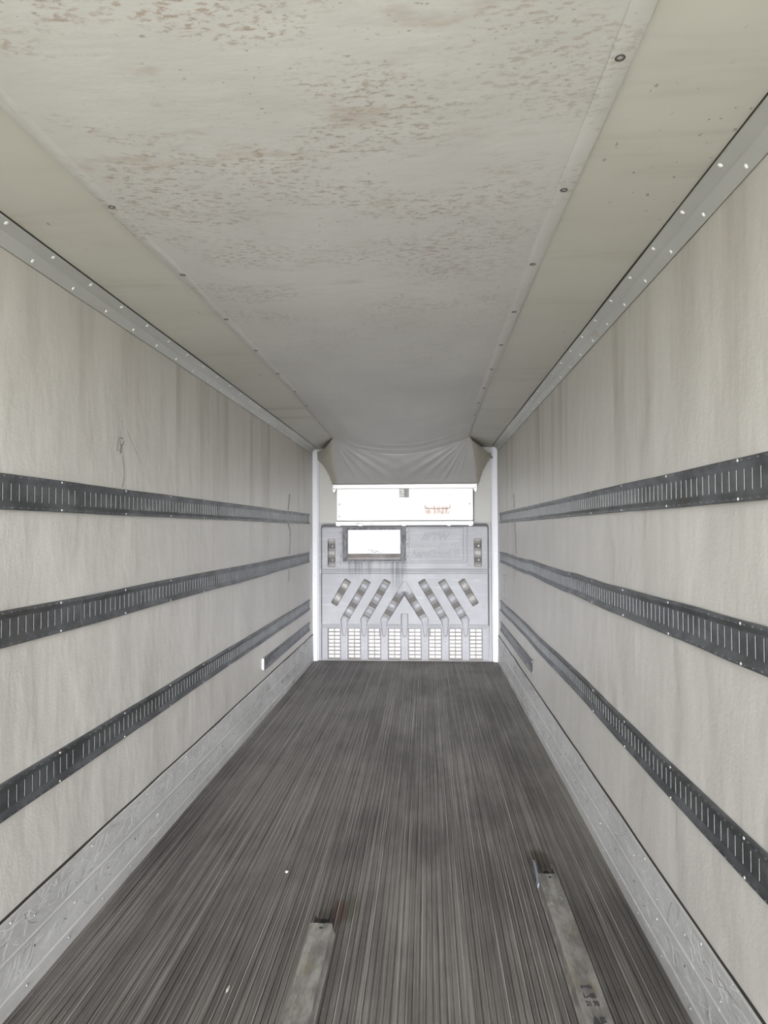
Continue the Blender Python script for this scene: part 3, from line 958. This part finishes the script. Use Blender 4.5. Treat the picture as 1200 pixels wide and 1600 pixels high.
# riveted plate with an upturned rusty lower lip
b = MB(); b.box(-.010, .296, 9.0465, 9.0505, 2.005, 2.130); b.obj('cover_plate', 'white', ev)
def rust_lip():
    n = NT('rusty_lip'); n.col(n.mix(n.ramp(n.noise((30, 10, 10), 4, .6), .4, .6), (.16, .07, .04), (.36, .20, .13))); n.surf(.8); M['rust'] = n.m
rust_lip()
b = MB(); P = [[(x, 9.050, 1.985 - .006 * math.sin(math.pi * k / 12)), (x, 9.034, 1.987 - .006 * math.sin(math.pi * k / 12)), (x, 9.034, 1.981 - .006 * math.sin(math.pi * k / 12)), (x, 9.050, 1.979 - .006 * math.sin(math.pi * k / 12))] for k, x in enumerate([-.02 + .325 * j / 12 for j in range(13)])]
b.grid(P, 0, False, True); b.poly(P[0]); b.poly(P[-1]); tag(b.obj('rusty_lip', 'rust', ev), 'rusty brown lip')
for x in (-.018, .303):
    b = MB(); b.box(x - .003, x + .003, 9.036, 9.050, 1.984, 2.028); b.obj('lip_end', 'rust', ev)
# data sticker
b = MB(); b.box(-.347, -.283, 9.0485, 9.050, 2.123, 2.236); b.box(-.283, -.221, 9.0485, 9.050, 2.123, 2.236, 1)
st = b.obj('data_sticker', ['off_white', 'sticker'], ev)
b = MB()
for k in range(9): b.box(-.277, -.277 + .045 - .010 * (k % 3), 9.0478, 9.0486, 2.132 + k * .0112, 2.1365 + k * .0112)
b.box(-.345, -.285, 9.0478, 9.0486, 2.166, 2.171); b.box(-.335, -.322, 9.0478, 9.0486, 2.188, 2.204); b.box(-.330, -.298, 9.0478, 9.0486, 2.137, 2.143)
for x0, x1, z0, z1 in ((-.347, -.344, 2.123, 2.236), (-.285, -.282, 2.123, 2.236), (-.347, -.221, 2.123, 2.126), (-.347, -.221, 2.233, 2.236), (-.224, -.221, 2.123, 2.236)):
    b.box(x0, x1, 9.0478, 9.0486, z0, z1)
o = b.obj('print', 'pencil', ev)

# ------------------------------------------------------------------ fabric air duct hung under the ceiling
duct = empty('air_duct', (CX, 3.5, 2.56), 'long pale stained fabric air duct hung under the middle of the ceiling', 'air duct')
def interp(tab, x):
    if x <= tab[0][0]: return tab[0][1]
    for (a, u), (b_, v) in zip(tab, tab[1:]):
        if x <= b_:
            t = (x - a) / (b_ - a); t = t * t * (3 - 2 * t) * .4 + t * .6
            return u + (v - u) * t
    return tab[-1][1]
SL = [(-1.3, -1.06), (1.6, -1.058), (2.4, -1.045), (3.0, -1.023), (5.3, -1.025), (6.8, -1.06), (8.1, -1.085)]
SR = [(-1.3, .470), (1.6, .468), (2.7, .457), (3.6, .460), (5.5, .465), (8.1, .500)]
TZ = [(0, 2.770), (.06, 2.728), (.185, 2.655), (.37, 2.600), (.47, 2.588), (.57, 2.592), (.66, 2.612), (.79, 2.664), (.90, 2.718), (1, 2.772)]
YEND = 8.10
def sm(a, b_, x):
    t = max(0, min(1, (x - a) / (b_ - a))); return t * t * (3 - 2 * t)
def duct_pt(u, y):
    xl, xr = interp(SL, y), interp(SR, y)
    x = xl + (xr - xl) * u
    g = .16 + .84 * sm(4.6, 8.3, y) ** 1.3 / sm(4.6, 8.3, YEND) ** 1.3
    drop = (2.772 - interp(TZ, u)) * g
    edge = min(1, 8 * u * (1 - u) + .02)
    r = .008 * noise.noise(Vector((x * 1.6, y * 1.1, 0))) + .003 * noise.noise(Vector((x * 5, y * 3, 4)))
    w = .010 * math.exp(-((y - 7.78 - .10 * (u - .5) ** 2) / .05) ** 2) + .007 * math.exp(-((y - 7.45) / .05) ** 2) * (1 if u > .4 else .3)
    return Vector((x, y, min(2.774, 2.772 - drop - (r + .006) * edge - w * edge)))
b = MB(); P = []
for y in frange(YB, 6.0, .12)[:-1] + frange(6.0, YEND, .03):
    P.append([duct_pt(k / 44, y) for k in range(45)])
b.grid(P, 0, True)
o = b.obj('duct_fabric', 'duct_fabric', duct, fix=False)
def face_down(o):
    me = o.data
    if sum(p.normal.z * p.area for p in me.polygons) > 0: me.flip_normals()
face_down(o)
m = o.modifiers.new('thickness', 'SOLIDIFY'); m.thickness = .0018; m.offset = -1
# hems carrying the snap fasteners
for s_, tab in ((1, SL), (-1, SR)):
    b = MB(); P = []
    for y in frange(YB, 7.95, .1):
        x = interp(tab, y); k = .0015 * noise.noise(Vector((y * 4, s_, 0)))
        P.append([(x - s_ * .006, y, 2.7745), (x - s_ * .004, y, 2.7715), (x + s_ * .022, y, 2.7690 + k), (x + s_ * .050, y, 2.7640 - k), (x + s_ * .052, y, 2.7665)])
    b.grid(P, 0, True); o = b.obj('hem', 'duct_fabric', duct, fix=False); face_down(o)
ring = torus('grommet', .0098, .0021, 'dark_screw'); snap = lathe('snap', [(.006, 0), (.006, .001), (.003, .002), (.001, .0025)], 10, 'bright_rivet')
for s_, tab, y0 in ((1, SL, .985), (-1, SR, .970)):
    y = y0
    while y < 7.9:
        x = interp(tab, y) + s_ * .027
        g = place('grommet', ring, duct, (x, y, 2.7655)); place('snap', snap, duct, (x, y, 2.7664), (math.pi, 0, 0))
        y += .6165

# drape that closes the duct down to the evaporator cover
BL, BR = Vector((-1.150, 9.018, 2.298)), Vector((.652, 9.018, 2.298))
cre_r = [(14, .020, 2.6), (21, .012, 2.2), (29, .017, 2.4), (38, .016, 2.6), (48, .007, 2.5), (57, .016, 2.2), (66, .007, 2.4), (76, .008, 3.0)]
cre_l = [(17, .018, 2.4), (25, .010, 2.4), (34, .014, 2.6), (47, .008, 3.0), (62, .007, 3.0)]
def drape_pt(u, v):
    T = duct_pt(u, YEND); B = BL.lerp(BR, u)
    p = T.lerp(B, v)
    dz = T.z - B.z
    p.y += -.10 * math.sin(math.pi * v) * (.5 + .5 * math.sin(math.pi * u))     # belly towards the doors
    p.z += -.02 * math.sin(math.pi * v)
    amp = 0
    for ox, lst, sg in ((.50, cre_r, -1), (-1.085, cre_l, 1)):
        dx = sg * (p.x - ox); dd = 2.772 - p.z
        if dx < -.02: continue
        a = math.degrees(math.atan2(dd, max(dx, .001))); rr = math.hypot(dx, dd)
        for c, h, w in lst:
            fade = sm(.0, .10, rr) * (1 - sm(.55, 1.25, rr))
            amp += 1.7 * h * fade * math.exp(-((a - c) / w) ** 2)
    e = math.sin(math.pi * min(1, max(0, v))) ** .5 if 0 < v < 1 else 0
    amp = amp * e
    amp += .004 * noise.noise(Vector((p.x * 6, v * 5, 2))) * e
    return p + Vector((0, -.8, -.35)) * amp
b = MB(); NU, NV = 150, 48
P = [[drape_pt(i / NU, j / NV) for i in range(NU + 1)] for j in range(NV + 1)]
b.grid(P, 0, True)
o = b.obj('end_drape', 'drape_fabric', duct, fix=False)
if sum(p.normal.y * p.area for p in o.data.polygons) > 0: o.data.flip_normals()
m = o.modifiers.new('thickness', 'SOLIDIFY'); m.thickness = .0018; m.offset = -1
tag(o, 'hanging creased end drape')
# side flaps from the drape edges to the front corners
def flap(u_edge, arc, bulge):
    arc = [Vector(p) for p in arc]
    def arc_at(t):
        t *= len(arc) - 1; i = min(int(t), len(arc) - 2); return arc[i].lerp(arc[i + 1], t - i)
    P = []
    for j in range(25):
        v = j / 24
        a = drape_pt(u_edge, v); c = arc_at(v)
        row = []
        for k in range(13):
            t = k / 12; p = a.lerp(c, t)
            p.z += -.03 * math.sin(math.pi * t) * (1 - v)
            p.x += bulge * math.sin(math.pi * t) * math.sin(math.pi * v)
            p += Vector((0, -.012, 0)) * math.sin(t * 9 + v * 2) * math.sin(math.pi * t)
            row.append(p)
        P.append(row)
    b = MB(); b.grid(P, 0, True); o = b.obj('side_flap', 'flap_fabric', duct, fix=False)
    m = o.modifiers.new('thickness', 'SOLIDIFY'); m.thickness = .0018; m.offset = 0
    # hemmed edge along the arc with its ties
    pts = [arc_at(t / 20) + Vector((0, -.006, 0)) for t in range(21)]
    tube_pts(pts, .007, 6).obj('hem_cord', 'flap_fabric', duct)
    for t in (.3, .5, .72, .9):
        q = arc_at(t) + Vector((0, -.012, 0))
        place('grommet', ring, duct, q, (math.pi / 2, 0, 0), (.8, .8, .8))
flap(0, [(-1.425, 9.15, 2.735), (-1.414, 9.15, 2.634), (-1.330, 9.15, 2.541), (-1.271, 9.15, 2.439), (-1.226, 9.12, 2.312)], -.03)
flap(1, [(.850, 9.15, 2.690), (.825, 9.15, 2.640), (.775, 9.15, 2.545), (.721, 9.15, 2.471), (.690, 9.15, 2.375), (.676, 9.12, 2.312)], .03)
# rolled edge on the right flap
tube_pts([duct_pt(1, YEND) + Vector((.05, .25, -.03)), (.640, 8.62, 2.725), (.72, 8.85, 2.690), (.785, 9.02, 2.640), (.845, 9.12, 2.640)], .018, 8).obj('rolled_edge', 'flap_fabric', duct)
for k in range(13):
    place('snap', screw_dark, duct, (-1.12 + k * .1435, 9.014, 2.303), (math.pi / 2, 0, 0), (1.0, 1.0, 1.0))

# ------------------------------------------------------------------ two decking bars lying on the floor
def bar(x, y_end, label, hook_side, stamp=False):
    root = empty('decking_bar', (x, y_end - 1.2, .003), label, 'load bar', 'decking bars lying on the floor')
    z0 = .004
    pr = [(-.058, 0), (.058, 0), (.058, .008), (.054, .012), (.049, .030), (.047, .047), (.043, .050), (.016, .050), (.014, .0485), (-.014, .0485), (-.016, .050), (-.043, .050), (-.047, .047), (-.049, .030), (-.054, .012), (-.058, .008)]
    pr = [(x + a, z0 + c) for a, c in pr]
    b = MB(); b.extrude_y(pr, frange(y_end - 2.45, y_end, .1), lambda y: (.0008 * math.sin(y * 5), 0))
    b.obj('beam', 'bar', root)
    # sliding end fitting: dark tongue with a pin hole and a latch
    b = MB(); b.box(x - .036, x + .036, y_end - .05, y_end + .095, z0 + .006, z0 + .014)
    b.box(x - .038, x - .033, y_end - .04, y_end + .085, z0 + .012, z0 + .034); b.box(x + .033, x + .038, y_end - .04, y_end + .085, z0 + .012, z0 + .034)
    tag(b.obj('end_fitting', 'sooty', root), 'dark sliding end fitting')
    b = MB(); b.box(x - .008, x + .012, y_end + .004, y_end + .070, z0 + .0135, z0 + .030); b.obj('latch_tongue', 'slot_dark', root)
    if hook_side:
        hx = x + hook_side * .052
        b = MB(); P = []
        for y, z, t in ((y_end - .06, .020, .010), (y_end + .0, .036, .012), (y_end + .05, .055, .012), (y_end + .09, .062, .010), (y_end + .105, .050, .006)):
            P.append([(hx - .006, y, z0 + z - t), (hx + .006, y, z0 + z - t), (hx + .006, y, z0 + z + t), (hx - .006, y, z0 + z + t)])
        b.grid(P, 0, True, True); b.poly(P[0]); b.poly(P[-1])
        tag(b.obj('hook', 'blue_grey_metal', root), 'blue grey metal hook')
    me = lathe('pin_hole', [(.008, 0), (.008, .0006), (.002, .0007)], 10, 'slot_dark')
    place('pin_hole', me, root, (x + .004, y_end - .035, z0 + .0492))
    if stamp:
        def line(txt, x0, x1, ya_, yb_):
            me = text_mesh(txt, 1, 0.01, offset=.055)
            xs = [v.co.x for v in me.vertices]; ys = [v.co.y for v in me.vertices]
            for v in me.vertices:
                v.co = (x0 + (v.co.x - min(xs)) / (max(xs) - min(xs)) * (x1 - x0), ya_ + (v.co.y - min(ys)) / (max(ys) - min(ys)) * (yb_ - ya_), z0 + .0500 + .0006 * (v.co.z > 0))
            mesh_obj('stamp', me, 'stamp_ink', root)
        line('I=I;', x - .026, x + .014, 2.610, 2.632)
        line('L-40', x - .026, x + .018, 2.562, 2.590)
        line('21 70', x - .026, x + .020, 2.520, 2.548)
        line('AF', x - .028, x + .022, 2.420, 2.468)
    return root
bar(-.452, 2.985, 'plain stained aluminium bar on floor left of middle, without stamp or hook', 0)
bar(.572, 3.465, 'aluminium bar on right side of floor with black stamp and blue-grey hook', -1, True)

# ------------------------------------------------------------------ small litter on the floor
def chip(x, y, sx, sy, sz, mat, label, name='debris_chip', cat='debris'):
    bm = bmesh.new(); bmesh.ops.create_icosphere(bm, subdivisions=2, radius=1)
    for v in bm.verts:
        k = 1 + .35 * noise.noise(v.co * 1.7 + Vector((x * 9, y, 0)))
        v.co = Vector((v.co.x * sx * k, v.co.y * sy * k, v.co.z * sz * k))
    mz = min(v.co.z for v in bm.verts)
    for v in bm.verts: v.co += Vector((x, y, .0015 - mz))
    me = bpy.data.meshes.new(name); bm.to_mesh(me); bm.free()
    tag(mesh_obj(name, me, mat), label, cat)
chip(-.705, 3.517, .008, .010, .005, 'chip_pale', 'small pale chip on floor further in than the left bar end')
chip(-.746, 2.617, .005, .022, .004, 'chip_pale', 'thin pale splinter on floor at lower left near the camera')
chip(-.620, 7.6, .010, .012, .003, 'chip_pale', 'tiny pale flake on the far floor near the bulkhead')
